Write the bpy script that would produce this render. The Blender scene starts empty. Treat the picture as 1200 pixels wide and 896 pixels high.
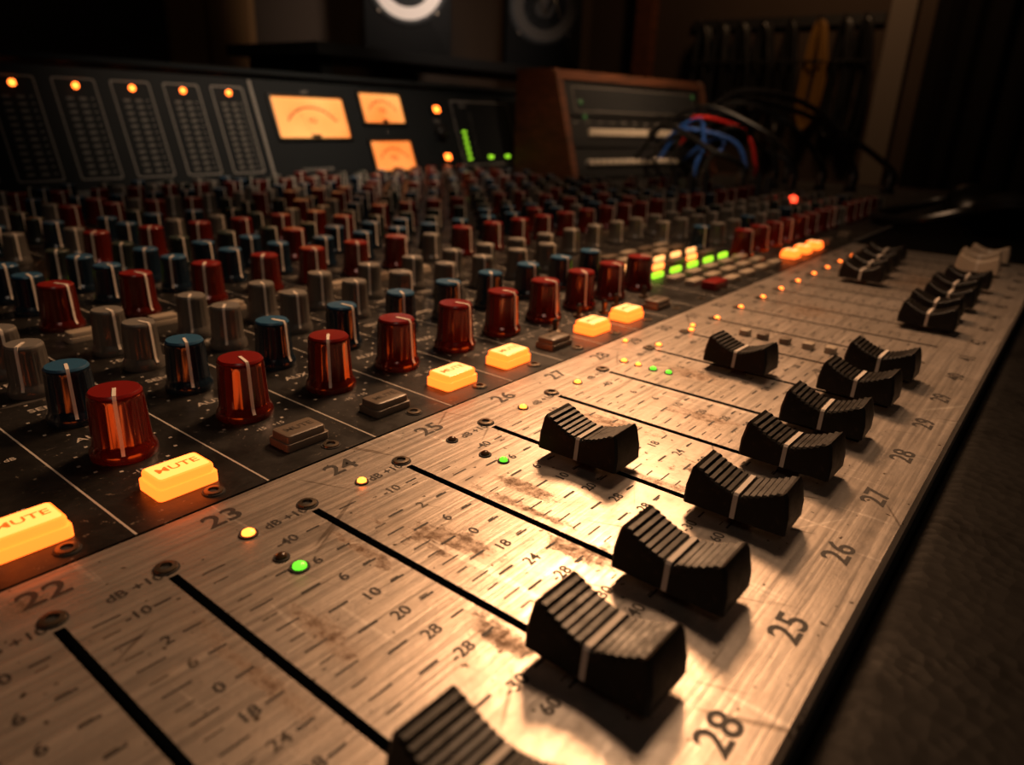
import bpy, math, random
from mathutils import Vector, Matrix
random.seed(7)
S=0.12   # one layout unit = 12 cm
scene=bpy.context.scene
scene.view_settings.view_transform='Standard'
scene.view_settings.look='None'

# ------------------------------------------------------------------ materials
def mat(name,col=(.5,.5,.5),rough=.5,metal=0.,emit=None,es=0.,coat=0.,spec=.5,sheen=0.):
    m=bpy.data.materials.new(name);m.use_nodes=True
    b=m.node_tree.nodes['Principled BSDF']
    b.inputs['Base Color'].default_value=(*col,1)
    b.inputs['Roughness'].default_value=rough
    b.inputs['Metallic'].default_value=metal
    b.inputs['Specular IOR Level'].default_value=spec
    if coat: b.inputs['Coat Weight'].default_value=coat;b.inputs['Coat Roughness'].default_value=.12
    if emit:
        b.inputs['Emission Color'].default_value=(*emit,1);b.inputs['Emission Strength'].default_value=es
    return m
class NT:
    def __init__(s,m): s.m=m;s.t=m.node_tree;s.b=s.t.nodes['Principled BSDF'];s.tc=s.t.nodes.new('ShaderNodeTexCoord')
    def n(s,t,**k):
        x=s.t.nodes.new(t)
        for a,b in k.items(): setattr(x,a,b)
        return x
    def l(s,a,b): s.t.links.new(a,b)
    def noise(s,scale,detail=4,stretch=(1,1,1),rough=.5,off=(0,0,0),rot=0.):
        src=s.tc.outputs['Object']
        if rot:
            vr=s.n('ShaderNodeVectorRotate');vr.rotation_type='Z_AXIS';vr.inputs['Angle'].default_value=rot;s.l(src,vr.inputs['Vector']);src=vr.outputs[0]
        mp=s.n('ShaderNodeMapping');mp.inputs['Scale'].default_value=stretch;mp.inputs['Location'].default_value=off
        s.l(src,mp.inputs[0])
        x=s.n('ShaderNodeTexNoise');x.inputs['Scale'].default_value=scale/S;x.inputs['Detail'].default_value=detail;x.inputs['Roughness'].default_value=rough
        s.l(mp.outputs[0],x.inputs['Vector']);return x.outputs['Fac']
    def blob(s,x,y,rx,ry,ang=0):
        """soft elliptical dirt patch centred at panel position (x,y)"""
        mp=s.n('ShaderNodeMapping',vector_type='TEXTURE')
        mp.inputs['Location'].default_value=(x*S,y*S,0);mp.inputs['Scale'].default_value=(rx*S,ry*S,1);mp.inputs['Rotation'].default_value=(0,0,ang)
        s.l(s.tc.outputs['Object'],mp.inputs[0])
        g=s.n('ShaderNodeTexGradient',gradient_type='QUADRATIC_SPHERE');s.l(mp.outputs[0],g.inputs[0]);return g.outputs['Fac']
    def math(s,op,a,b=0.):
        x=s.n('ShaderNodeMath',operation=op)
        for i,v in enumerate((a,b)):
            if isinstance(v,bpy.types.NodeSocket): s.l(v,x.inputs[i])
            else: x.inputs[i].default_value=v
        return x.outputs[0]
    def ramp(s,src,stops):
        r=s.n('ShaderNodeValToRGB');e=r.color_ramp.elements
        while len(e)<len(stops): e.new(.5)
        for i,(p,c) in enumerate(stops):
            e[i].position=p;e[i].color=(c,c,c,1) if isinstance(c,(int,float)) else (*c,1)
        s.l(src,r.inputs[0]);return r.outputs[0]
    def mix(s,f,a,b,mode='MIX'):
        x=s.n('ShaderNodeMix',data_type='RGBA',blend_type=mode)
        for i,v in ((0,f),(6,a),(7,b)):
            if isinstance(v,bpy.types.NodeSocket): s.l(v,x.inputs[i])
            elif i==0: x.inputs[0].default_value=v
            else: x.inputs[i].default_value=(*v,1)
        return x.outputs[2]
    def bump(s,h,strength=.3,dist=.0005):
        b=s.n('ShaderNodeBump');b.inputs['Strength'].default_value=strength;b.inputs['Distance'].default_value=dist
        s.l(h,b.inputs['Height']);s.l(b.outputs[0],s.b.inputs['Normal'])
    def set(s,name,v): s.l(v,s.b.inputs[name])

M={}
# worn brushed aluminium
m=M['alu']=mat('worn_aluminium',(.5,.45,.4),.4,.78);t=NT(m)
blot=t.ramp(t.noise(1.6,6,rough=.6),[(.35,0.),(.7,1.)])
fine=t.noise(14,6,rough=.7)
brush=t.noise(60,3,stretch=(.03,1,1))
c=t.mix(blot,(.58,.52,.47),(.40,.35,.305))
c=t.mix(t.ramp(fine,[(.38,.0),(.75,.6)]),c,(.26,.215,.175))
dirt=t.noise(6.5,9,rough=.8,off=(.31,.12,0),stretch=(1.6,.7,1))
patches=None
for (x,y,rx,ry,a) in ((1.10,1.06,.07,.24,.15),(.93,.72,.05,.20,0),(1.45,1.05,.05,.2,0),(2.0,1.12,.10,.28,0),(1.28,.76,.07,.16,0),(1.9,.72,.1,.12,0),
                      (2.3,.9,.08,.2,0),(.70,1.0,.05,.2,0),(2.7,1.15,.1,.25,0),(.35,1.53,.12,.06,0),(3.3,.7,.2,.15,0),(4.2,1.1,.3,.25,0),(5.6,.8,.5,.25,0),
                      (.94,1.2,.03,.2,0),(1.36,1.0,.03,.3,0),(1.74,.8,.03,.2,0),(.55,1.0,.03,.3,0)):
    g=t.blob(x,y,rx*1.8,ry*1.7,a)
    patches=g if patches is None else t.math('MAXIMUM',patches,g)
grime=t.ramp(t.math('ADD',dirt,t.math('MULTIPLY',patches,.34)),[(.65,0.),(.69,.75),(.80,1.)])
speck=t.ramp(t.noise(30,5,rough=.85),[(.38,.15),(.60,1.)])
g2=t.mix(1.,grime,speck,'MULTIPLY')
c=t.mix(g2,c,(.07,.038,.020))
c=t.mix(t.math('MULTIPLY',patches,.36),c,(.24,.165,.11))
for sc_,st,off,rot,th_,amt,col in ((30,(1,.05,1),(.5,.1,0),0,.67,.5,(.72,.66,.60)),(26,(.05,1,1),(.1,.4,0),.6,.69,.5,(.70,.65,.58)),
                               (24,(.05,1,1),(.7,.2,0),-.5,.69,.6,(.09,.065,.045)),(22,(.06,1,1),(.2,.7,0),0,.70,.5,(.10,.075,.05)),(34,(.05,1,1),(.3,.9,0),1.2,.69,.6,(.11,.08,.055))):
    sr=t.ramp(t.noise(sc_,2,stretch=st,off=off,rot=rot),[(th_,0.),(th_+.025,amt)])
    c=t.mix(sr,c,col)
spots=t.ramp(t.noise(42,2),[(.69,0.),(.73,1.)])
c=t.mix(spots,c,(.06,.045,.03))
t.set('Base Color',c)
t.set('Roughness',t.mix(g2,t.ramp(t.mix(.5,fine,brush),[(.3,.26),(.7,.52)]),(.7,.7,.7)))
t.bump(t.mix(.5,brush,fine),.6,.0004)
# black console deck
m=M['deck']=mat('black_console_paint',(.012,.011,.011),.4,spec=.35);t=NT(m)
d1=t.ramp(t.noise(34,3,rough=.8),[(.62,0.),(.67,1.)])
d2=t.ramp(t.noise(3.1,6,rough=.7),[(.42,0.),(.65,1.)])
dust=t.mix(1.,d1,d2,'MULTIPLY')
c=t.mix(t.mix(1.,d2,(.5,.5,.5),'MULTIPLY'),(.007,.0065,.006),(.018,.016,.014))
c=t.mix(dust,c,(.24,.20,.155))
sc=t.ramp(t.noise(16,2,stretch=(.06,1,1)),[(.70,0.),(.72,.5)])
c=t.mix(sc,c,(.10,.09,.08))
t.set('Base Color',c);t.set('Roughness',t.ramp(t.noise(5,6,rough=.7),[(.3,.28),(.7,.6)]))
t.bump(t.noise(50,3),.25,.0002)
m=M['leather']=mat('black_leather',(.0018,.0016,.0014),.6,spec=.10);t=NT(m)
v=t.n('ShaderNodeTexVoronoi');v.inputs['Scale'].default_value=26/S;t.l(t.tc.outputs['Object'],v.inputs['Vector'])
t.bump(t.mix(.5,v.outputs['Distance'],t.noise(6,5)),.6,.0008)
t.set('Roughness',t.ramp(t.noise(3,6,rough=.7),[(.3,.40),(.75,.75)]))
M['black']=mat('black_plastic',(.008,.0075,.007),.4)
M['chassis']=mat('black_chassis',(.006,.006,.006),.6)
m=M['cap']=mat('fader_cap_plastic',(.013,.010,.008),.38,spec=.32);t=NT(m)
t.set('Roughness',t.ramp(t.noise(12,5,rough=.8),[(.3,.30),(.7,.62)]))
t.set('Base Color',t.mix(t.ramp(t.noise(30,5,rough=.8),[(.58,0.),(.68,.6)]),(.005,.0037,.0028),(.05,.032,.020)))
t.bump(t.noise(20,5),.3,.0004)
M['slot']=mat('slot_black',(.003,.003,.003),.9)
M['ink']=mat('black_ink',(.014,.010,.008),.6)
M['inkf']=mat('faded_ink',(.06,.045,.03),.6)
M['white']=mat('white_paint',(.80,.72,.62),.5)
M['wline']=mat('worn_white_line',(.56,.50,.44),.6)
M['dline']=mat('deck_print',(.42,.38,.33),.6)
M['btext']=mat('button_text',(.4,.14,.02),.5,emit=(1,.20,.015),es=.62)
M['screw']=mat('screw_metal',(.15,.12,.09),.38,.9)
M['screwd']=mat('screw_recess',(.01,.01,.01),.7)
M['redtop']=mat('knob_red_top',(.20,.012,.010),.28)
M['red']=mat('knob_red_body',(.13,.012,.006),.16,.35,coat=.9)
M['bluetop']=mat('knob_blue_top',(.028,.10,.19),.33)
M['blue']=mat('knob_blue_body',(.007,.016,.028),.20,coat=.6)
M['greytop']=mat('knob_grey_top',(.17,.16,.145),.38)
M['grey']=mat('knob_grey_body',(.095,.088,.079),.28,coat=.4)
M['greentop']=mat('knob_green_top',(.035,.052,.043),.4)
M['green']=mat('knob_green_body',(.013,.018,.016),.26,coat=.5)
M['amber']=mat('lit_amber_lens',(.8,.4,.1),.3,emit=(1,.19,.037),es=3.9)
M['amberside']=mat('lit_amber_side',(.8,.3,.06),.3,emit=(1,.125,.012),es=3.4)
M['warm']=mat('lit_warm_white_lens',(.8,.5,.2),.3,emit=(1,.42,.13),es=2.0)
M['unlit']=mat('unlit_button',(.16,.125,.095),.35)
M['cream']=mat('cream_button',(.36,.30,.23),.45)
M['ledA']=mat('led_amber',(.8,.3,.05),.3,emit=(1,.16,.018),es=7)
M['ledG']=mat('led_green',(.1,.6,.05),.3,emit=(.16,1,.03),es=1.3)
M['ledY']=mat('led_yellowgreen',(.4,.6,.05),.3,emit=(.42,1,.03),es=1.3)
M['ledR']=mat('led_red',(.8,.05,.03),.3,emit=(1,.06,.02),es=4)
M['ledO']=mat('led_off',(.06,.03,.015),.2)
M['ledoffg']=mat('led_off_green',(.03,.05,.02),.2,emit=(.1,.5,.1),es=.1)
M['vu']=mat('vu_face',(.5,.25,.08),.5);t=NT(M['vu'])
t.set('Emission Color',t.mix(t.ramp(t.noise(1.1,2),[(.35,0.),(.65,1.)]),(1,.20,.028),(1,.40,.10)));t.b.inputs['Emission Strength'].default_value=1.05
M['vudark']=mat('vu_print',(.08,.02,.01),.5,emit=(.25,.04,.003),es=.3)
m=M['bridge']=mat('meter_bridge_face',(.0080,.0100,.0115),.6,spec=.2)
M['bridgeedge']=mat('bridge_metal_trim',(.12,.115,.11),.5,.3,spec=.3)
M['outline']=mat('bridge_print',(.26,.24,.215),.7,spec=.2)
M['rackline']=mat('rack_panel_line',(.09,.08,.07),.7,spec=.2)
M['seg']=mat('meter_segment_off',(.17,.155,.135),.5,spec=.3)
m=M['wood']=mat('dark_wood',(.10,.045,.02),.5);t=NT(m)
g=t.noise(5,6,stretch=(.25,1,3),rough=.6)
t.set('Base Color',t.mix(t.ramp(g,[(.3,0.),(.7,1.)]),(.13,.042,.017),(.04,.016,.008)));t.bump(g,.3,.0006)
m=M['wall']=mat('dark_wall_plaster',(.045,.033,.024),.85,spec=.2);t=NT(m)
t.set('Base Color',t.mix(t.noise(.25,5),(.058,.040,.028),(.032,.022,.016)));t.bump(t.noise(3,6),.4,.002)
m=M['floor']=mat('dark_wood_floor',(.05,.03,.02),.5);t=NT(m)
t.set('Base Color',t.mix(t.noise(.8,6,stretch=(.15,1,1)),(.07,.04,.025),(.025,.015,.01)))
M['ceil']=mat('ceiling_paint',(.03,.026,.022),.9)
M['trim']=mat('painted_trim',(.12,.098,.078),.75,spec=.2)
m=M['curtain']=mat('curtain_fabric',(.005,.0042,.0038),.95,spec=.1);t=NT(m)
t.bump(t.noise(12,4),.4,.001)
m=M['bcurtain']=mat('brown_curtain_fabric',(.24,.13,.055),.95,spec=.1);t=NT(m);t.bump(t.noise(12,4),.4,.001)
M['cone']=mat('speaker_cone_paper',(.60,.54,.50),.8,spec=.2)
M['conegrey']=mat('speaker_cone_grey',(.06,.052,.046),.7)
M['rubber']=mat('rubber',(.005,.005,.005),.5,spec=.25)
M['hp']=mat('headphone_plastic',(.012,.011,.010),.28,spec=.6)
M['spk']=mat('speaker_cabinet_black',(.003,.0028,.0026),.7,spec=.12)
M['cblack']=mat('cable_black',(.006,.0055,.005),.4,spec=.5)
M['cblue']=mat('cable_blue',(.018,.07,.28),.35)
M['cred']=mat('cable_red',(.45,.016,.014),.35)
M['cyellow']=mat('cable_yellow',(.17,.085,.016),.6,spec=.2)
M['metal']=mat('hook_metal',(.2,.18,.16),.4,1)
M['pale']=mat('pale_cap_plastic',(.42,.34,.26),.5)

# ------------------------------------------------------------------ mesh builder
_tc={}
def textgeo(s):
    if s not in _tc:
        cu=bpy.data.curves.new('t','FONT');cu.body=s;cu.size=1;cu.align_x='CENTER';cu.align_y='CENTER';cu.resolution_u=3;cu.offset=.016
        ob=bpy.data.objects.new('t',cu);scene.collection.objects.link(ob)
        bpy.context.view_layer.update()
        me=ob.evaluated_get(bpy.context.evaluated_depsgraph_get()).to_mesh()
        _tc[s]=([v.co.copy() for v in me.vertices],[tuple(p.vertices) for p in me.polygons])
        bpy.data.objects.remove(ob);bpy.data.curves.remove(cu)
    return _tc[s]
class MB:
    def __init__(s): s.v=[];s.f=[];s.m=[];s.ml=[];s.T=Matrix()
    def mi(s,k):
        if k not in s.ml: s.ml.append(k)
        return s.ml.index(k)
    def add(s,vs,fs,k):
        o=len(s.v);s.v+=[s.T@Vector(p) for p in vs]
        if isinstance(k,str): i=s.mi(k);s.m+=[i]*len(fs)
        else: s.m+=[s.mi(q) for q in k]
        s.f+=[tuple(o+a for a in f) for f in fs]
    def box(s,x0,x1,y0,y1,z0,z1,k):
        vs=[(x,y,z) for z in (z0,z1) for y in (y0,y1) for x in (x0,x1)]
        s.add(vs,[(0,2,3,1),(4,5,7,6),(0,1,5,4),(2,6,7,3),(0,4,6,2),(1,3,7,5)],k)
    def quad(s,x0,x1,y0,y1,z,k): s.add([(x0,y0,z),(x1,y0,z),(x1,y1,z),(x0,y1,z)],[(0,1,2,3)],k)
    def stack(s,rings,ks,cap=True,bot=True):
        n=len(rings[0]);vs=[p for r in rings for p in r];fs=[];mm=[]
        for i in range(len(rings)-1):
            for j in range(n):
                a=i*n+j;b=i*n+(j+1)%n;fs.append((a,b,b+n,a+n));mm.append(ks if isinstance(ks,str) else ks[i])
        if cap: fs.append(tuple(range((len(rings)-1)*n,len(rings)*n)));mm.append(ks if isinstance(ks,str) else ks[-1])
        if bot: fs.append(tuple(reversed(range(n))));mm.append(ks if isinstance(ks,str) else ks[0])
        s.add(vs,fs,mm)
    def rrect(s,cx,cy,z,sx,sy,r,k=4):
        out=[]
        for q,(a,b) in enumerate(((1,1),(-1,1),(-1,-1),(1,-1))):
            for i in range(k+1):
                an=math.pi/2*(q+i/k);out.append((cx+a*(sx/2-r)+r*math.cos(an),cy+b*(sy/2-r)+r*math.sin(an),z))
        return out
    def rbox(s,cx,cy,z0,z1,sx,sy,r,k,b=None,top=None):
        b=b if b is not None else r*.6
        R=lambda z,i:s.rrect(cx,cy,z,sx-2*i,sy-2*i,max(r-i*.6,r*.3))
        rings=[R(z0,0),R(z1-b,0),R(z1-b*.3,b*.3),R(z1,b)]
        s.stack(rings,[k,k,k,top or k])
    def lathe(s,prof,n,c=(0,0,0),flute=None,cap=True):
        rings=[];ks=[]
        for i,(r,z,k) in enumerate(prof):
            ring=[]
            for j in range(n):
                rr=r
                if flute and flute[0]<=i<=flute[1] and j%3==0: rr=r*flute[2]
                a=2*math.pi*j/n;ring.append((c[0]+rr*math.cos(a),c[1]+rr*math.sin(a),c[2]+z))
            rings.append(ring);ks.append(k)
        s.stack(rings,ks[:-1]+[ks[-1]],cap=cap)
    def disc(s,cx,cy,z,r,k,n=16,h=0,dome=False):
        if dome: s.lathe([(r,0,k),(r*.9,h*.6,k),(r*.6,h*.9,k),(r*.2,h,k)],n,(cx,cy,z))
        else: s.lathe([(r,0,k),(r*.9,h,k)],n,(cx,cy,z)) if h else s.add([(cx+r*math.cos(2*math.pi*j/n),cy+r*math.sin(2*math.pi*j/n),z) for j in range(n)],[tuple(range(n))],k)
    def text(s,t,cx,cy,z,size,k,sx=1.):
        vs,fs=textgeo(t)
        s.add([(cx+v.x*size*sx,cy+v.y*size,z) for v in vs],fs,k)
    def tube(s,pts,r,k,n=8,closed=False,sm=6):
        P=[Vector(p) for p in pts];N=len(P);Q=[]
        rng=N if closed else N-1
        for i in range(rng):
            if closed: a,b,c,d=P[(i-1)%N],P[i],P[(i+1)%N],P[(i+2)%N]
            else: a,b,c,d=P[max(i-1,0)],P[i],P[i+1],P[min(i+2,N-1)]
            for q in range(sm):
                u=q/sm;Q.append(.5*((2*b)+(c-a)*u+(2*a-5*b+4*c-d)*u*u+(3*b-a-3*c+d)*u**3))
        if not closed: Q.append(P[-1])
        L=len(Q);up=Vector((0.13,.21,1)).normalized();vs=[]
        for i in range(L):
            t=(Q[(i+1)%L]-Q[i-1]) if closed else (Q[min(i+1,L-1)]-Q[max(i-1,0)])
            t.normalize();up=(up-t*up.dot(t))
            if up.length<1e-5: up=t.orthogonal()
            up.normalize();w=t.cross(up)
            for j in range(n):
                a=2*math.pi*j/n;vs.append(Q[i]+up*r*math.cos(a)+w*r*math.sin(a))
        fs=[]
        for i in range(L if closed else L-1):
            for j in range(n):
                a=i*n+j;b=i*n+(j+1)%n;c=((i+1)%L)*n
                fs.append((a,c+j,c+(j+1)%n,b))
        if not closed: fs+= [tuple(range(n)),tuple(reversed(range((L-1)*n,L*n)))]
        s.add(vs,fs,k)
    def mesh(s,name,ang=35):
        me=bpy.data.meshes.new(name);me.from_pydata([v*S for v in s.v],[],s.f)
        for k in s.ml: me.materials.append(M[k])
        me.polygons.foreach_set('material_index',s.m);me.polygons.foreach_set('use_smooth',[True]*len(s.f))
        me.update();me.set_sharp_from_angle(angle=math.radians(ang));return me
    def obj(s,name,parent=None,ang=35): return mk(name,s.mesh(name,ang),parent)
def mk(name,me,parent=None,loc=(0,0,0),rz=0):
    o=bpy.data.objects.new(name,me);scene.collection.objects.link(o);o.location=Vector(loc)*S;o.rotation_euler=(0,0,rz)
    if parent: o.parent=parent
    return o

console=bpy.data.objects.new('mixing_console',None);scene.collection.objects.link(console);console.empty_display_size=.1
FZ=-7.0
XL,XR=-1.5,14.2   # console ends
PX1=7.05          # fader panel right end
DY0,DY1=1.63,8.2

# ------------------------------------------------------------------ chassis
b=MB()
b.box(XL,XR,.17,10.0,-1.1,-.06,'chassis')
b.box(XL-.15,XL,-1.3,10.0,-1.4,.02,'wood');b.box(XR,XR+.15,-1.3,10.0,-1.4,.02,'wood')
for x in (XL+.6,6.2,XR-1.0):
    b.box(x,x+.5,1.2,9.0,FZ+.2,-1.1,'chassis');b.box(x-.1,x+.6,.4,9.6,FZ,FZ+.2,'chassis')
b.obj('chassis',console)
b=MB()
pr=[(.168,-.9),(.168,-.095),(.15,-.07),(.10,-.055),(-.3,-.05),(-.8,-.06),(-1.1,-.10),(-1.28,-.22),(-1.32,-.42),(-1.28,-.64),(-1.1,-.80),(-.8,-.88)]
b.stack([[(x,y,z) for y,z in pr] for x in (XL,XR)],'leather')
b.obj('leather_armrest',console,50)
b=MB();b.box(PX1+.02,XR,.175,DY0-.01,-.06,.0,'leather');b.box(PX1+.02,XR,DY0-.03,DY0-.005,-.06,.02,'bridgeedge')
b.obj('side_desk_surface',console)

# ------------------------------------------------------------------ fader panel with real slots
slots=[-1.1,-.74,-.37,0.0,.36,.595,.98,1.32,1.713,2.10,2.47,2.88,3.25,3.6,3.93,4.26,4.58,4.9,5.24,5.58,5.92,6.26,6.6,6.9]
hw=.0115;SY0,SY1=.42,1.405;PY0,PY1=.19,1.62
b=MB();e=.012
def rect(x0,x1,y0,y1): b.quad(x0,x1,y0,y1,0,'alu')
rect(XL,PX1,PY0,SY0);rect(XL,PX1,SY1,PY1)
xs=[XL]+[q for s_ in slots for q in (s_-hw,s_+hw)]+[PX1]
for i in range(0,len(xs),2): rect(xs[i],xs[i+1],SY0,SY1)
for s_ in slots:
    x0,x1=s_-hw,s_+hw;z=-.055
    b.add([(x0,SY0,0),(x1,SY0,0),(x1,SY1,0),(x0,SY1,0),(x0,SY0,z),(x1,SY0,z),(x1,SY1,z),(x0,SY1,z)],
          [(0,4,5,1),(1,5,6,2),(2,6,7,3),(3,7,4,0),(4,7,6,5)],'slot')
b.add([(XL,PY0,0),(PX1,PY0,0),(PX1,PY0-e,-e),(XL,PY0-e,-e),(XL,PY0-e,-.06),(PX1,PY0-e,-.06)],[(0,3,2,1),(3,4,5,2)],'alu')
b.add([(PX1,PY0,0),(PX1,PY1,0),(PX1+e,PY1,-e),(PX1+e,PY0-e,-e),(PX1+e,PY1,-.06),(PX1+e,PY0-e,-.06)],[(0,3,2,1),(3,5,4,2)],'alu')
b.add([(XL,PY1,0),(PX1,PY1,0),(PX1,PY1,-.06),(XL,PY1,-.06)],[(0,1,2,3)],'alu')
b.obj('fader_panel',console)

# printing on the panel
b=MB();zi=.0008
tops=[(-.72,'19'),(-.36,'20'),(.0,'21'),(.385,'22'),(.80,'23'),(1.18,'24'),(1.55,'25'),(1.94,'26'),(2.28,'27'),(2.62,'28'),(2.93,'29'),(3.24,'30')]
for i in range(10): tops.append((3.58+i*.335,str(31+i)))
for x,s_ in tops: b.text(s_,x,1.545,zi,.088,'ink',1.15)
bx=[-1.1,-.74,-.37,0.0,.36,.99,1.35,1.72,2.09,2.45,2.80,3.14,3.48]+[3.83+i*.34 for i in range(9)]
bt=['18','19','20','21','24','28','25','26','27','28','29','29','40','41','42','43','44','45','46','47','48','49']
for x,s_ in zip(bx,bt): b.text(s_,x,.278,zi,.092,'ink',1.1)
rows=[(1.335,'-10'),(1.215,'2'),(1.12,'6'),(1.025,'0'),(.93,'18'),(.84,'24'),(.755,'-28'),(.64,'-30'),(.555,'40')]
alt=[(1.335,'-40'),(1.215,'6'),(1.12,'6'),(1.025,'10'),(.93,'20'),(.84,'28'),(.755,'-28'),(.62,'-30'),(.54,'60')]
for n_,x in enumerate(slots):
    if x<-1: continue
    far=x>3.4
    rr=rows if n_%2 else alt
    gap=x-slots[n_-1]
    dx=-.135 if gap>.3 else -.11
    for y,s_ in rr:
        if not far: b.text(s_,x+dx,y,zi,.043 if gap>.3 else .04,'ink' if random.random()<.7 else 'inkf',1.05)
        b.quad(x-.078,x-.040,y-.003,y+.003,zi,'ink')
        if y<1.3 and y>.6 and gap>.3: b.quad(x-.235,x-.185,y-.0035+.02,y+.0035+.02,zi,'ink')
    y=1.36
    i=0
    while y>.5:
        L=.055 if i%2==0 else .035
        if random.random()<.93: b.quad(x+.045,x+.045+L,y-.0022,y+.0022,zi,'ink' if i%2==0 else 'inkf')
        if i%2 and gap>.3 and random.random()<.9: b.quad(x-.075,x-.052,y-.0018,y+.0018,zi,'inkf')
        y-=.047;i+=1
    if not far and x>-.5:
        b.text('dB +10',x-.075,1.425,zi,.04,'ink',1.05)
    if far: b.text('dB',x-.1,1.425,zi,.04,'ink')
b.obj('panel_printing',console)

def screw(b,x,y,z=0,r=.025):
    b.lathe([(r*1.2,0.0005,'screwd'),(r*1.15,.003,'screwd'),(r,.003,'screw'),(r*.95,.007,'screw'),(r*.55,.008,'screw'),(r*.5,.002,'screwd')],20,(x,y,z))
b=MB()
for x in slots[1:]: screw(b,x+.004,1.443)
b.obj('panel_screws',console)
b=MB()
def led(b,x,y,k,r=.017,z=0):
    b.lathe([(r*1.45,0.0005,'screwd'),(r*1.4,.004,'screwd'),(r*1.05,.004,'screwd')],16,(x,y,z))
    b.lathe([(r,.003,k),(r*.92,.009,k),(r*.6,.013,k),(r*.2,.015,k)],14,(x,y,z))
ledcol=[.03,.415,.80,1.16,1.535,1.91,2.265,2.63,2.95,3.30,3.62,3.95,4.3,4.62,4.95,5.3,5.62,5.95,6.3,6.63]
for i,x in enumerate(ledcol):
    if x<.6 and x>.3: continue
    led(b,x,1.43,'ledO' if i in(4,) else 'ledA',.014 if i!=2 else .017)
    if i in (2,4,7): led(b,x,1.215 if i!=2 else 1.222,'ledG',.017 if i==2 else .013);led(b,x-.005,1.285,'ledO' if i!=7 else 'ledG',.014)
    if i==7: led(b,x,1.36,'ledA',.012)
led(b,2.89,1.575,'ledA',.012);led(b,3.38,1.46,'ledA',.012)
b.obj('panel_leds',console)
b=MB()
for x,y,k in ((3.43,1.2,'cream'),(3.43,1.11,'unlit'),(3.43,1.0,'unlit'),(3.43,.89,'cream'),(3.44,.79,'cream')):
    b.rbox(x,y,0.0005,.03,.05,.05,.008,k)
b.obj('panel_push_buttons',console)

# ------------------------------------------------------------------ fader caps
def capmesh(body,name):
    b=MB();L=.137;zb=.032
    ztop=lambda y:.100+.044*(abs(y)/.12)**1.7
    left=[(-L,zb),(-L,.078),(-.127,.132),(-.119,.144)]
    steps=6;w=(.110-.012)/steps
    for i in range(steps):
        y=-.110+i*w
        z=ztop(y);z2=ztop(y+w)
        left+= [(y,z),(y+w*.70,z-.001),(y+w*.78,z2-.004),(y+w*.95,z2-.004)]
    left+=[(-.0068,.1025)]
    right=[(-y,z) for y,z in reversed(left)]
    prof=left+right
    n=len(prof)
    def ring(hwid,shr):
        return [(y*(1-shr*.05),z-shr*.006 if z>zb+.01 else z,hwid-.012*(z-zb)/.12) for y,z in prof]
    rings=[]
    for sg,hwid,shr in ((-1,.076,1),(-1,.070,0),(1,.070,0),(1,.076,1)):
        rings.append([(sg*w_,y,z) for y,z,w_ in ring(hwid,shr)])
    vs=[p for r in rings for p in r];fs=[];mm=[]
    mid=len(left)-1
    for i in range(3):
        for j in range(n-1):
            a=i*n+j;fs.append((a,a+1,a+1+n,a+n));mm.append('wline' if j==mid else body)
        fs.append((i*n+n-1,i*n,(i+1)*n,(i+1)*n+n-1));mm.append(body)
    for i,fl in ((0,False),(3,True)):
        base=i*n;o=len(vs);sg=-1 if i==0 else 1
        for q in range(n): vs.append((sg*.076,rings[i][q][1],zb))
        for j in range(n-1):
            f=(base+j,o+j,o+j+1,base+j+1)
            fs.append(f if not fl else tuple(reversed(f)));mm.append('wline' if j==mid else body)
    b.add(vs,fs,mm)
    b.box(-.009,.009,-.03,.03,-.05,zb+.01,'screw')   # stem through slot
    return b.mesh(name,28)
capM=capmesh('cap','fader_cap');capP=capmesh('pale','pale_fader_cap')
caps=[(-.37,.53),(0,.55),(.595,.49),(.98,.515),(1.345,.525),(1.713,.535),(2.10,.535),(2.47,.54),(2.83,.535),(3.2,.535),
      (4.26,.53),(4.58,.55),(4.9,.53),(5.24,.55),(5.58,.53),(5.58,1.13),(5.92,1.15),(6.26,1.18),(5.24,1.1),(1.713,1.025),(2.86,1.01)]
for i,(x,y) in enumerate(caps):
    x=min(slots,key=lambda q:abs(q-x));mk('fader_cap_%d'%(i+1),capM,console,(x,y,0),random.uniform(-.03,.03))
for i,(x,y) in enumerate([(6.26,.55),(6.6,.58),(6.9,.55)]): mk('pale_fader_cap_%d'%(i+1),capP,console,(x,y,0))

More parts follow.
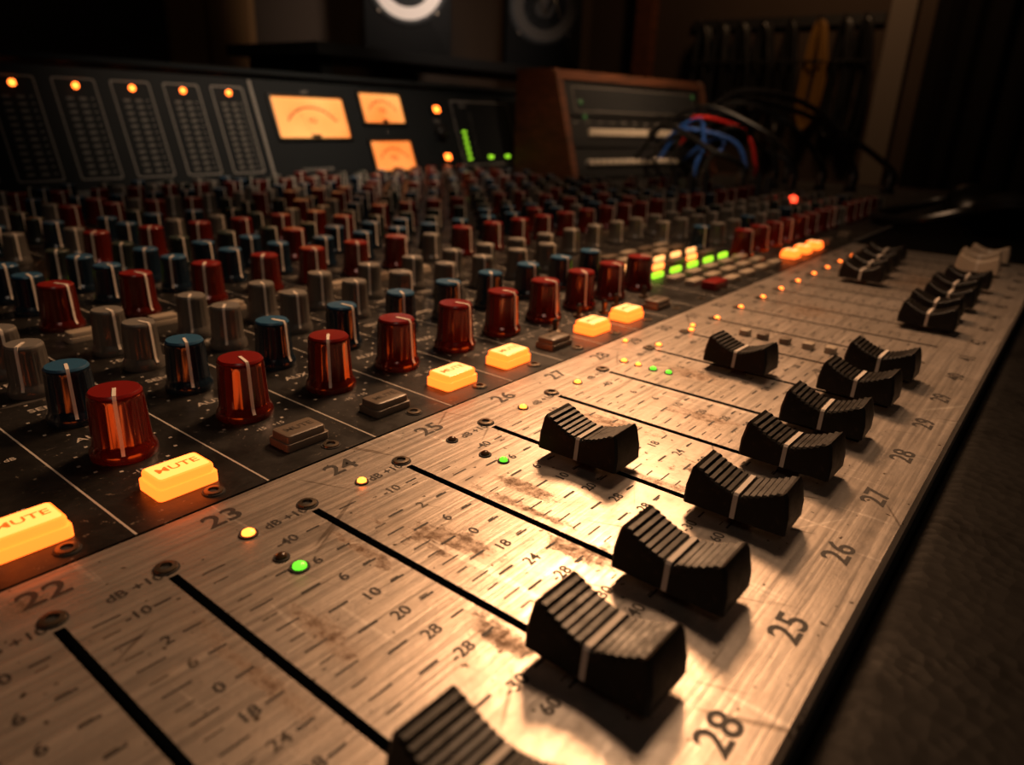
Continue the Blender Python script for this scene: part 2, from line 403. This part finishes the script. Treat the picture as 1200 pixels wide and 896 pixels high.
# ------------------------------------------------------------------ knob deck
b=MB();b.box(XL,XR,DY0,DY1+.3,-.06,0,'deck');b.obj('knob_deck',console)
cols=[-1.02,-.66,-.29,.07,.44,.81,1.206,1.566,1.918,2.27,2.60,2.934,3.27,3.60,3.93]
x=4.27
while x<10.3: cols.append(x);x+=.335
krows=[(2.095,'red'),(2.455,'blue'),(2.80,'grey'),(3.06,'grey'),(3.57,'red'),(3.91,'blue'),(4.22,'blue'),(4.52,'green'),(4.86,'red'),(5.2,'grey'),
       (5.52,'blue'),(5.84,'green'),(6.16,'red'),(6.5,'grey'),(6.84,'blue'),(7.2,'red'),(7.55,'grey'),(7.87,'red')]
def knobmesh(kind,R,H,n=54):
    b=MB();t=kind+'top'
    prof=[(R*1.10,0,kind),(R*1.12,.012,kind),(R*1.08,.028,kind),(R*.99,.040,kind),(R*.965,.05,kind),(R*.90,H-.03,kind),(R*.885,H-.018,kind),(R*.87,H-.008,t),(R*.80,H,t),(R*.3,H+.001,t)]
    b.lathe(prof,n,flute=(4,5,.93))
    w=.0052
    pts=[(0,H+.0035),(R*.80,H+.003),(R*.885,H-.008),(R*.905,H-.02),(R*.985,.05),(R*1.01,.040),(R*1.10,.028)]
    vs=[];fs=[]
    for r,z in pts: vs+=[(-w,-r-.001,z),(w,-r-.001,z)]
    for i in range(len(pts)-1): fs.append((2*i,2*i+2,2*i+3,2*i+1))
    for r,z in pts: vs+=[(-w,-r+.008,z-.006),(w,-r+.008,z-.006)]
    o=2*len(pts)
    for i in range(len(pts)-1): fs+=[(2*i,o+2*i,o+2*i+2,2*i+2),(2*i+1,2*i+3,o+2*i+3,o+2*i+1)]
    b.add(vs,fs,'white')
    return b.mesh('knob_'+kind,32)
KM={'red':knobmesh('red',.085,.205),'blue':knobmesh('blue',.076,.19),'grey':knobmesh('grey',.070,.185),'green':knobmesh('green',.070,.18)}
pb=MB();n_=0
for ci,cx in enumerate(cols):
    for ri,(cy,kk) in enumerate(krows):
        if cx<.6 and cy<2.3: continue
        if 4.1<cx<5.6 and cy<2.95: continue
        if cx>9.2 and cy>5.3: continue
        if cx>8.9 and cy>3.7 : 
            if random.random()<.6: continue
        k=kk
        if ri>=6 or (ri>=4 and cx>3):
            q=random.random()
            if q<.45: k=random.choice(['grey','green','blue','red','green'])
        elif cx>5.6:
            k=random.choice(['grey','grey',kk,'green']) if ri>0 else ('red' if cx<7.3 else random.choice(['red','grey','green']))
        if ri>5 and random.random()<.06: continue
        jx=random.uniform(-.008,.008)
        n_+=1
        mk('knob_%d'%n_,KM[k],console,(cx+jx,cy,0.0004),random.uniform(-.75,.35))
        if cx<4.2 and ri<6:
            R=.135
            for a in range(11):
                an=math.radians(-60+a*30);x=cx+R*math.cos(an);y=cy+R*math.sin(an)
                b0=.005
                pb.quad(x-b0,x+b0,y-b0,y+b0,.001,'dline')
        elif cx<6:
            for a in range(6):
                an=math.radians(-60+a*60);x=cx+.13*math.cos(an);y=cy+.13*math.sin(an)
                pb.quad(x-.006,x+.006,y-.006,y+.006,.001,'dline')
for i,cx in enumerate(cols[:-1]):
    x=cx+.18
    if x>9: break
    pb.quad(x-.003,x+.003,DY0+.0,DY1-.25,.0008,'dline')
for cx in cols[:14]:
    if cx<0: continue
    for cy,s_ in ((2.275,'AUX'),(2.62,'SEND'),(2.93,'EQ'),(3.42,'MID'),(3.74,'HI')):
        pb.text(s_,cx-.02,cy,.001,.046,'dline',1.1)
    pb.text('0 dB',cx+.11,2.28,.001,.030,'dline');pb.text('-15   +15',cx+.0,1.945,.001,.028,'dline')
pb.obj('deck_printing',console)

b=MB();bt_=MB()
def lit(x,y,sx=.165,sy=.115,h=.058,top='amber'):
    b.rbox(x,y,0.0005,h*.55,sx*1.04,sy*1.04,.014,'amberside',.002)
    b.rbox(x,y,h*.55,h,sx*.96,sy*.94,.014,'amberside',.008,top)
    bt_.text('MUTE',x,y,h+.0012,.042,'btext',1.1)
def unlit(x,y,sx=.15,sy=.10,h=.05,k='unlit',t='MUTE'):
    b.rbox(x,y,0.0005,h*.5,sx*1.05,sy*1.05,.012,k,.002)
    b.rbox(x,y,h*.5,h,sx*.94,sy*.92,.012,k,.008)
    if t: bt_.text(t,x,y,h+.0012,.036,'inkf',1.1)
for x in (-.29,.07): lit(x,1.80)
for x in (.437,.815,1.92,2.27,2.934,3.27,5.87,6.17,6.47): lit(x,1.79,.165 if x<5 else .14,top='amber' if x<1 else 'warm')
for x in (1.206,1.566,2.60,3.60,6.8,7.4): unlit(x,1.785)
for cx in cols:
    if cx>0 and not 4.1<cx<5.6 and cx<9: unlit(cx-.02,3.32,.13,.07,.045,'cream' if random.random()<.6 else 'unlit',None)
for i in range(5):
    for j in range(8):
        x=4.33+i*.27;y=1.76+j*.135
        k='unlit'
        if j==0 and i==0:
            b.rbox(x,y,.0005,.05,.2,.1,.01,'redtop');continue
        if j==3 : k='ledY'
        if j==5 : k='warm'
        if j==4 and i%2: k='amber'
        if j in (0,1,2): k='cream'
        if j in (6,7): k='cream' if (i+j)%2 else 'unlit'
        b.rbox(x,y,.0005,.035,.14 if k in('ledY','amber','warm') else .17,.07 if k not in('ledY','amber','warm') else .026,.01,k)
b.obj('push_buttons',console);bt_.obj('button_legends',console)
b=MB()
for cx in cols[:16]: screw(b,cx+.045,1.685,0,.026)
for cx in cols:
    if cx<9: led(b,cx+.12,2.64,'ledO',.010)
for x,y,k in ((1.2,4.70,'ledY'),(3.62,5.05,'ledY'),(6.4,6.0,'ledY'),(8.9,2.9,'ledR'),(8.95,2.6,'ledR')): led(b,x+.17,y,k,.03)
b.obj('deck_screws_and_leds',console)
b=MB()
for x,y in ((3.27,1.93),(3.1,1.98),(2.77,1.9),(3.45,1.96),(3.75,1.95)):
    b.lathe([(.03,0,'screw'),(.03,.015,'screw'),(.018,.018,'screw'),(.012,.02,'screw'),(.016,.06,'black'),(.010,.07,'black')],14,(x,y,0))
for x,y in ((8.4,3.9),(8.8,4.3),(9.3,4.1),(9.6,3.5),(9.1,3.2)):
    b.lathe([(.07,0,'black'),(.07,.1,'black'),(.045,.14,'black'),(.05,.35,'black'),(.03,.38,'black')],14,(x,y,0))
b.lathe([(.09,0,'black'),(.09,.10,'black'),(.06,.12,'black'),(.045,.14,'ledR'),(.045,.19,'ledR'),(.025,.21,'ledR')],16,(8.75,2.75,0))
b.obj('toggle_switches',console)

# ------------------------------------------------------------------ meter bridge
th=math.radians(20);Bo=Vector((0,DY1,0.0))
Dv=Vector((0,math.sin(th),math.cos(th)));Nv=Vector((0,-math.cos(th),math.sin(th)))
BT=Matrix(((1,Dv.x,Nv.x,Bo.x),(0,Dv.y,Nv.y,Bo.y),(0,Dv.z,Nv.z,Bo.z),(0,0,0,1)))
BX1=11.1;LB=1.36
b=MB()
p0=Vector((0,DY1,0));p1=p0+Dv*LB
sec=[(DY1,0),(p1.y,p1.z),(p1.y-.06,p1.z+.06),(p1.y+.02,p1.z+.12),(p1.y+1.1,p1.z+.10),(p1.y+1.15,0)]
b.stack([[(x,y,z) for y,z in sec] for x in (XL,BX1)],'bridge')
b.T=BT
b.box(XL,BX1,.0,.075,.0,.03,'bridgeedge')
for x in (-.2,5.50,BX1-.03): b.box(x-.018,x+.018,.075,LB-.02,0,.014,'outline')
b.obj('meter_bridge',console)
b=MB();b.T=BT
def outline(x0,x1,l0,l1,w=.016,r=.03,k='outline',z=.003):
    o=b.rrect((x0+x1)/2,(l0+l1)/2,z,x1-x0,l1-l0,r);i=b.rrect((x0+x1)/2,(l0+l1)/2,z,x1-x0-2*w,l1-l0-2*w,r*.8)
    n=len(o);b.add(o+i,[(j,(j+1)%n,n+(j+1)%n,n+j) for j in range(n)],k)
x=2.855-.58*4
while x<5.3:
    outline(x-.22,x+.21,.19,1.25)
    b.lathe([(.05,0,'screwd'),(.045,.012,'screwd')],16,(x,1.165,0));b.lathe([(.034,.008,'ledA'),(.028,.03,'ledA'),(.01,.036,'ledA')],14,(x,1.165,0))
    for j in range(12):
        for q in (-.09,.04):
            b.box(x+q-.034,x+q+.034,.25+j*.070,.25+j*.070+.028,0,.006,'seg')
        b.quad(x+.12,x+.155,.265+j*.070,.275+j*.070,.002,'outline')
    b.text('%d'%(18+int(x/.58)),x,.12,.003,.06,'outline')
    x+=.58
def vu(x0,x1,l0,l1):
    b.stack([b.rrect((x0+x1)/2,(l0+l1)/2,z,x1-x0+a,l1-l0+a,.03) for z,a in ((0,.10),(.035,.08),(.04,.02),(.015,.0))],['black','black','black','vu'])
    cx=(x0+x1)/2;h=l1-l0;w=x1-x0;zz=.019
    P=lambda a,r:(cx+w*.46*r*math.cos(a),l0-h*.15+h*.95*r*math.sin(a))
    a0,a1=math.radians(38),math.radians(142);N=24
    for i in range(N):   # scale arc
        u0=a0+(a1-a0)*i/N;u1=a0+(a1-a0)*(i+1)/N
        q=[P(u0,.93),P(u1,.93),P(u1,.97),P(u0,.97)];b.add([(x,y,zz) for x,y in q],[(0,1,2,3)],'vudark')
        if i%2==0:
            um=u0+.012;q=[P(u0,.97),P(um,.97),P(um,1.08),P(u0,1.08)];b.add([(x,y,zz) for x,y in q],[(3,2,1,0)],'vudark')
    na=math.radians(112);q=[P(na,.15),P(na+.02,.15),P(na+.012,1.02),P(na,1.02)];b.add([(x,y,zz+.004) for x,y in q],[(3,2,1,0)],'vudark')
    b.rbox(cx,l0+.022,.015,.03,w*.14,.04,.015,'black')
    b.text('VU',cx,l0+h*.42,.0185,.10,'vudark')
vu(5.74,6.88,.62,1.15);vu(7.22,8.0,.84,1.25);vu(7.22,8.0,.14,.56)
for l in (1.05,.30):
    b.rbox(8.72,l,0,.05,.20,.15,.04,'black');b.rbox(8.72,l,.045,.06,.14,.10,.03,'ledA')
b.lathe([(.11,0,'black'),(.10,.10,'black'),(.08,.12,'black')],24,(8.71,.69,0))
outline(9.12,10.6,.16,1.22)
for j in range(6): b.rbox(9.30,.27+j*.088,0,.012,.085,.03,.008,'ledY')
for x in (9.84,10.29): b.rbox(x,.29,0,.02,.11,.05,.02,'ledY')
for x,l,s_ in ((6.2,.2,'CONSOLE MONITOR'),(6.3,1.22,'LEFT'),(7.6,.07,'R'),(9.4,1.13,'PHASE'),(7.6,.70,'L'),(8.72,.88,'PEAK')): b.text(s_,x,l,.003,.055,'outline')
for j in range(9): b.quad(9.5,9.56,.3+j*.09,.308+j*.09,.002,'outline')
b.obj('bridge_meters',console)

# ------------------------------------------------------------------ outboard rack on the deck
b=MB();ra=math.radians(-10)
RT=Matrix.Translation((9.82,6.55,0.001))@Matrix.Rotation(ra,4,'Z')
b.T=RT
W=4.0;Hh=1.62;tl=.58;dep=1.45
def side(x0,x1):
    sec=[(0,0),(tl-.04,Hh),(tl+.04,Hh+.06),(dep,Hh+.06),(dep,0)]
    b.stack([[(x,y,z) for y,z in sec] for x in (x0,x1)],'wood')
side(0,.14);side(W-.14,W)
b.stack([[(x,y,z) for y,z in [(tl-.03,Hh-.09),(tl+.03,Hh+.05),(dep,Hh+.05),(dep,Hh-.09)]] for x in (.14,W-.14)],'wood')
b.stack([[(x,y,z) for y,z in [(.08,0.0),(tl+.04,Hh-.09),(dep-.05,Hh-.09),(dep-.05,0)]] for x in (.14,W-.14)],'black')
ft=math.atan2(tl-.04,Hh)
FT=RT@Matrix(((1,0,0,0),(0,math.sin(ft),-math.cos(ft),.075),(0,math.cos(ft),math.sin(ft),0),(0,0,0,1)))
b.T=FT
for i,(l0,l1) in enumerate(((.03,.50),(.52,1.0),(1.02,1.58))):
    b.rbox(W/2,(l0+l1)/2,0,.03,W-.32,l1-l0,.02,'black')
b.rbox(W/2,1.30,.03,.035,W-.7,.40,.02,'rackline',.001);b.rbox(W/2,1.30,.035,.038,W-.74,.36,.02,'slot',.001)
for i in range(22): b.rbox(.62+i*.125,.76,.03,.09,.085,.12,.02,'cream')
for i in range(17): b.lathe([(.06,0,'greytop'),(.05,.09,'cream'),(.03,.1,'cream')],12,(.45+i*.15,.27,.03))
for i in range(10): b.rbox(.3+i*.3,.93,.03,.04,.1,.03,.008,'rackline')
for x,l,k in ((3.45,.72,'ledY'),(.55,1.02,'ledoffg'),(.50,1.25,'ledoffg'),(3.6,1.45,'ledoffg')): b.disc(x,l,.03,.04,k,12,.03,True)
b.obj('wooden_equipment_rack')

# ------------------------------------------------------------------ patch cables
b=MB()
def Rp(x,l,n=.05): return tuple(FT@Vector((x,l,n)))
cb=[('cblack',Rp(2.6,.3),(12.6,5.2,1.3),(13.1,4.4,1.0),(12.7,3.6,.03),.045),
    ('cblack',Rp(2.9,.75),(13.0,5.2,1.5),(13.3,4.1,1.25),(13.0,3.2,.03),.05),
    ('cblue',Rp(2.3,.3),(11.9,5.7,.85),(12.2,5.0,.7),(11.9,4.6,.03),.035),
    ('cblue',Rp(2.5,.6),(12.2,5.6,1.0),(11.3,5.1,.6),(10.9,5.0,.03),.032),
    ('cred',Rp(2.8,.35),(12.3,5.7,1.05),(12.9,5.1,.85),(12.6,4.7,.03),.035),
    ('cblack',Rp(1.6,.3),(11.2,5.7,.9),(11.0,4.9,.6),(11.3,4.4,.03),.045),
    ('cblack',Rp(3.1,.6),(13.3,5.1,1.35),(13.6,3.9,1.0),(13.3,2.7,.03),.05),
    ('cblack',Rp(2.1,.75),(11.9,5.3,1.2),(12.0,4.3,.8),(11.6,3.7,.03),.04),
    ('cblack',Rp(1.9,.27),(11.6,5.6,.75),(11.9,5.2,.5),(11.5,5.1,.03),.04),
    ('cblack',Rp(3.3,.3),(13.4,5.3,1.0),(12.6,4.6,.8),(12.2,4.2,.03),.045),
    ('cblue',Rp(3.0,.27),(12.9,5.5,.7),(12.3,5.2,.55),(12.2,5.4,.03),.03),
    ('cblack',Rp(2.7,.27),(12.5,5.1,.9),(13.2,4.9,.6),(13.4,4.4,.03),.04)]
for k,p,q,r,e_,rad in cb:
    b.tube([p,((p[0]+q[0])/2+.0,(p[1]+q[1])/2,(p[2]+q[2])/2+.1),q,r,(e_[0],e_[1],.35),e_],rad,k,8)
    b.lathe([(rad*2.2,0,'black'),(rad*2.2,.05,'metal'),(rad*1.6,.06,'metal'),(rad*1.6,.25,'black'),(rad*1.1,.33,'black')],12,(e_[0],e_[1],.001))
b.obj('patch_cables')
# ------------------------------------------------------------------ headphones lying on the side desk
b=MB();b.T=Matrix.Translation((9.3,.85,.002))@Matrix.Rotation(.35,4,'Z')
for sx in (-.52,.52):
    T0=b.T.copy()
    b.T=T0@Matrix.Translation((sx,0,.225))@Matrix.Rotation(math.radians(32 if sx<0 else -32),4,'Y')
    b.lathe([(.22,-.10,'rubber'),(.31,-.09,'rubber'),(.34,-.02,'rubber'),(.31,.05,'rubber'),(.28,.07,'hp'),(.20,.13,'hp'),(.06,.15,'hp')],28)
    b.T=T0
b.tube([(-.55,.20,.27),(-.62,.45,.20),(-.5,.85,.08),(0,1.1,.07),(.5,.85,.08),(.62,.45,.20),(.55,.20,.27)],.055,'hp',10)
b.tube([(-.52,-.3,.1),(-.8,-.4,.03),(-.3,-.45,.03),(.4,-.4,.03),(1.2,-.42,.03)],.025,'cblack',8)
b.obj('headphones')

# ------------------------------------------------------------------ speakers and shelf
b=MB()
b.box(8.6,18.6,11.3,14.2,1.85,2.05,'chassis')
for x in (8.9,18.1):
    b.box(x,x+.25,11.6,13.9,FZ,1.85,'chassis')
b.box(8.9,18.3,13.7,13.9,-1,-.5,'chassis')
b.obj('speaker_shelf')
def speaker(x,y,z,rot,cone,nm='studio_monitor_speaker',sc=1.):
    b=MB();b.T=Matrix.Translation((x,y,z))@Matrix.Rotation(rot,4,'Z')@Matrix.Scale(sc,4)
    w,h,d=1.85,3.2,1.7
    T0=b.T
    b.T=T0@Matrix(((1,0,0,0),(0,0,-1,0),(0,1,0,0),(0,0,0,1)))
    b.rbox(0,h/2,-d,0,w,h,.05,'spk',.04)
    c=(0,1.46,0)
    b.lathe([(.88,0,'rubber'),(.88,.04,'rubber'),(.84,.05,'rubber'),(.80,.06,'rubber'),(.76,.05,cone),(.42,-.02,cone),(.34,-.03,cone),(.33,-.02,cone),(.22,.01,cone),(.07,.03,cone)],40,c)
    b.lathe([(.27,0,'rubber'),(.27,.03,'rubber'),(.18,.02,'rubber'),(.14,.01,'black'),(.09,.06,'black'),(.03,.08,'black')],32,(0,2.8,0))
    for a in range(4):
        an=math.pi/4+a*math.pi/2;b.lathe([(.03,0.04,'screw'),(.02,.06,'screw')],10,(.86*math.cos(an),1.46+.86*math.sin(an),0))
    b.tube([(-.36,1.22,.03),(-.18,1.62,.03),(0,1.3,.05),(.18,1.62,.03),(.36,1.22,.03)],.035,'black',6)
    return b.obj(nm)
speaker(11.75,12.3,2.051,math.radians(-40),'cone')
speaker(17.0,12.6,2.051,math.radians(-48),'conegrey',sc=1.1)

# ------------------------------------------------------------------ room
RX0,RX1,RY0,RY1,CZ=-16.,26.,-14.,17.,13.
def room(name,x0,x1,y0,y1,z0,z1,k):
    b=MB();b.box(x0,x1,y0,y1,z0,z1,k);return b.obj(name)
room('floor',RX0-1,RX1+1,RY0-1,RY1+1,FZ-.5,FZ,'floor');room('ceiling',RX0-1,RX1+1,RY0-1,RY1+1,CZ,CZ+.5,'ceil')
room('wall_back',RX0-1,RX1+1,RY1,RY1+1,FZ,CZ,'wall');room('wall_front',RX0-1,RX1+1,RY0-1,RY0,FZ,CZ,'wall')
room('wall_left',RX0-1,RX0,RY0,RY1,FZ,CZ,'wall');room('wall_right',RX1,RX1+1,RY0,RY1,FZ,CZ,'wall')
room('trim_1',RX1-.35,RX1,5.45,6.15,FZ,CZ,'trim')
room('trim_2',RX1-.5,RX1,14.1,14.75,FZ,CZ,'wood')
room('baseboard_right',RX1-.12,RX1,6.15,14.1,FZ,FZ+.8,'wood')
room('baseboard_back',RX0,RX1-.5,RY1-.12,RY1,FZ,FZ+.8,'wood')
def curtain(name,p0,p1,z0,z1,k,amp=.18,wl=.7):
    b=MB();P0=Vector(p0);P1=Vector(p1);L=(P1-P0).length;n=int(L/wl*12);d=(P1-P0)/L;nn=Vector((-d.y,d.x))
    vs=[];fs=[]
    for i in range(n+1):
        u=i/n*L;a=amp*(math.sin(u/wl*2*math.pi)+.35*math.sin(u/wl*2*math.pi*1.7+1))
        q=P0+d*u+nn*a
        vs+=[(q.x,q.y,z0),(q.x+nn.x*a*-.4,q.y+nn.y*a*-.4,z1)]
    for i in range(n): fs.append((2*i,2*i+2,2*i+3,2*i+1))
    b.add(vs,fs,k)
    b.tube([(P0.x,P0.y,z1+.05),(P1.x,P1.y,z1+.05)],.07,'metal',10,sm=2)
    return b.obj(name,ang=80)
curtain('dark_curtain',(RX1-.6,-2.0),(RX1-.6,4.9),FZ+.02,CZ-1.0,'curtain')
curtain('brown_curtain',(8.6,RY1-.6),(10.8,RY1-.6),FZ+.02,CZ-1.0,'bcurtain',.15,.9)

b=MB()
b.box(RX1-.16,RX1,6.3,12.6,3.95,4.25,'chassis')
for yy in (12.0,11.3,10.6,9.8,8.95,8.05,7.3,6.7):
    k='cyellow' if yy==8.05 else 'cblack'
    b.tube([(RX1-.1,yy,4.0),(RX1-.5,yy,3.95),(RX1-.75,yy,4.05),(RX1-.8,yy,4.2)],.04,'metal',8)
    hh=random.uniform(2.7,3.7) if k=='cblack' else 3.2
    for j in range(8):
        w=random.uniform(.16,.38);h=hh*random.uniform(.88,1.05);ox=-.28-j*.06;oy=random.uniform(-.05,.05)
        top=4.03
        pts=[]
        for a in range(12):
            an=2*math.pi*a/12
            z=top-h/2+h/2*math.cos(an);wy=w*math.sin(an)*(1.0 if math.cos(an)<0 else .75)
            pts.append((RX1+ox+random.uniform(-.02,.02),yy+oy+wy,z))
        b.tube(pts,.055,k,7,closed=True,sm=4)
    b.tube([(RX1-.2,yy-.25,2.9),(RX1-.8,yy-.25,2.85),(RX1-.8,yy+.25,2.85),(RX1-.2,yy+.25,2.9)],.05,'cblack',6,closed=True,sm=4)
b.obj('hanging_cable_coils')

# ------------------------------------------------------------------ lights
def area(name,loc,target,size,power,col,spread=180):
    l=bpy.data.lights.new(name,'AREA');l.shape='DISK';l.size=size*S;l.energy=power;l.color=col;l.spread=math.radians(spread)
    o=bpy.data.objects.new(name,l);scene.collection.objects.link(o);o.location=Vector(loc)*S
    o.rotation_euler=(Vector(target)-Vector(loc)).to_track_quat('-Z','Y').to_euler();return o
area('key_lamp',(5.2,2.9,3.9),(1.7,1.0,0),1.3,1.75,(1,.52,.25),115)
area('overhead_lamp',(5,2.2,8),(4,1.1,0),1.6,.95,(1,.60,.34),85)
area('fill_lamp',(-3,-3,7),(1.5,1.8,0),3,.75,(1,.74,.55))
area('wall_fill',(20,6,10),(26,9,2),2,4.4,(1,.56,.28))  # added unseen light, lifts the right wall and hanging cables; no fixture there
area('speaker_fill',(7,5,6),(12,12,3.9),.8,.9,(1,.80,.66),40)  # added narrow light to brighten the speaker cone, not a lamp in the room
area('bridge_fill',(5.5,3.0,6.5),(6.5,8.6,.9),1.2,.62,(1,.74,.52),50)  # added light so the meter bridge details show; no such lamp on the console
area('rack_fill',(8.5,2.8,5.0),(11.6,6.6,.9),.8,.5,(1,.66,.40),44)  # added light that brightens the rack front and top, no real source
w=bpy.data.worlds.new('World');scene.world=w;w.use_nodes=True
w.node_tree.nodes['Background'].inputs[0].default_value=(1,.75,.55,1);w.node_tree.nodes['Background'].inputs[1].default_value=.005

# ------------------------------------------------------------------ camera (pose solved from the photo's vanishing points)
X=Vector((706,289,-835)).normalized();Y=Vector((-1135,360,-835)).normalized();Z=X.cross(Y).normalized();Y=Z.cross(X)
R=Matrix((X,Y,Z)).to_4x4()
cam=bpy.data.cameras.new('camera');co=bpy.data.objects.new('camera',cam);scene.collection.objects.link(co)
co.matrix_world=Matrix.Translation((0,0,1*S))@R
cam.sensor_width=36;cam.lens=835/1200*36;cam.clip_start=.005;cam.clip_end=50
cam.dof.use_dof=True;cam.dof.focus_distance=2.15*S;cam.dof.aperture_fstop=9.5
scene.camera=co
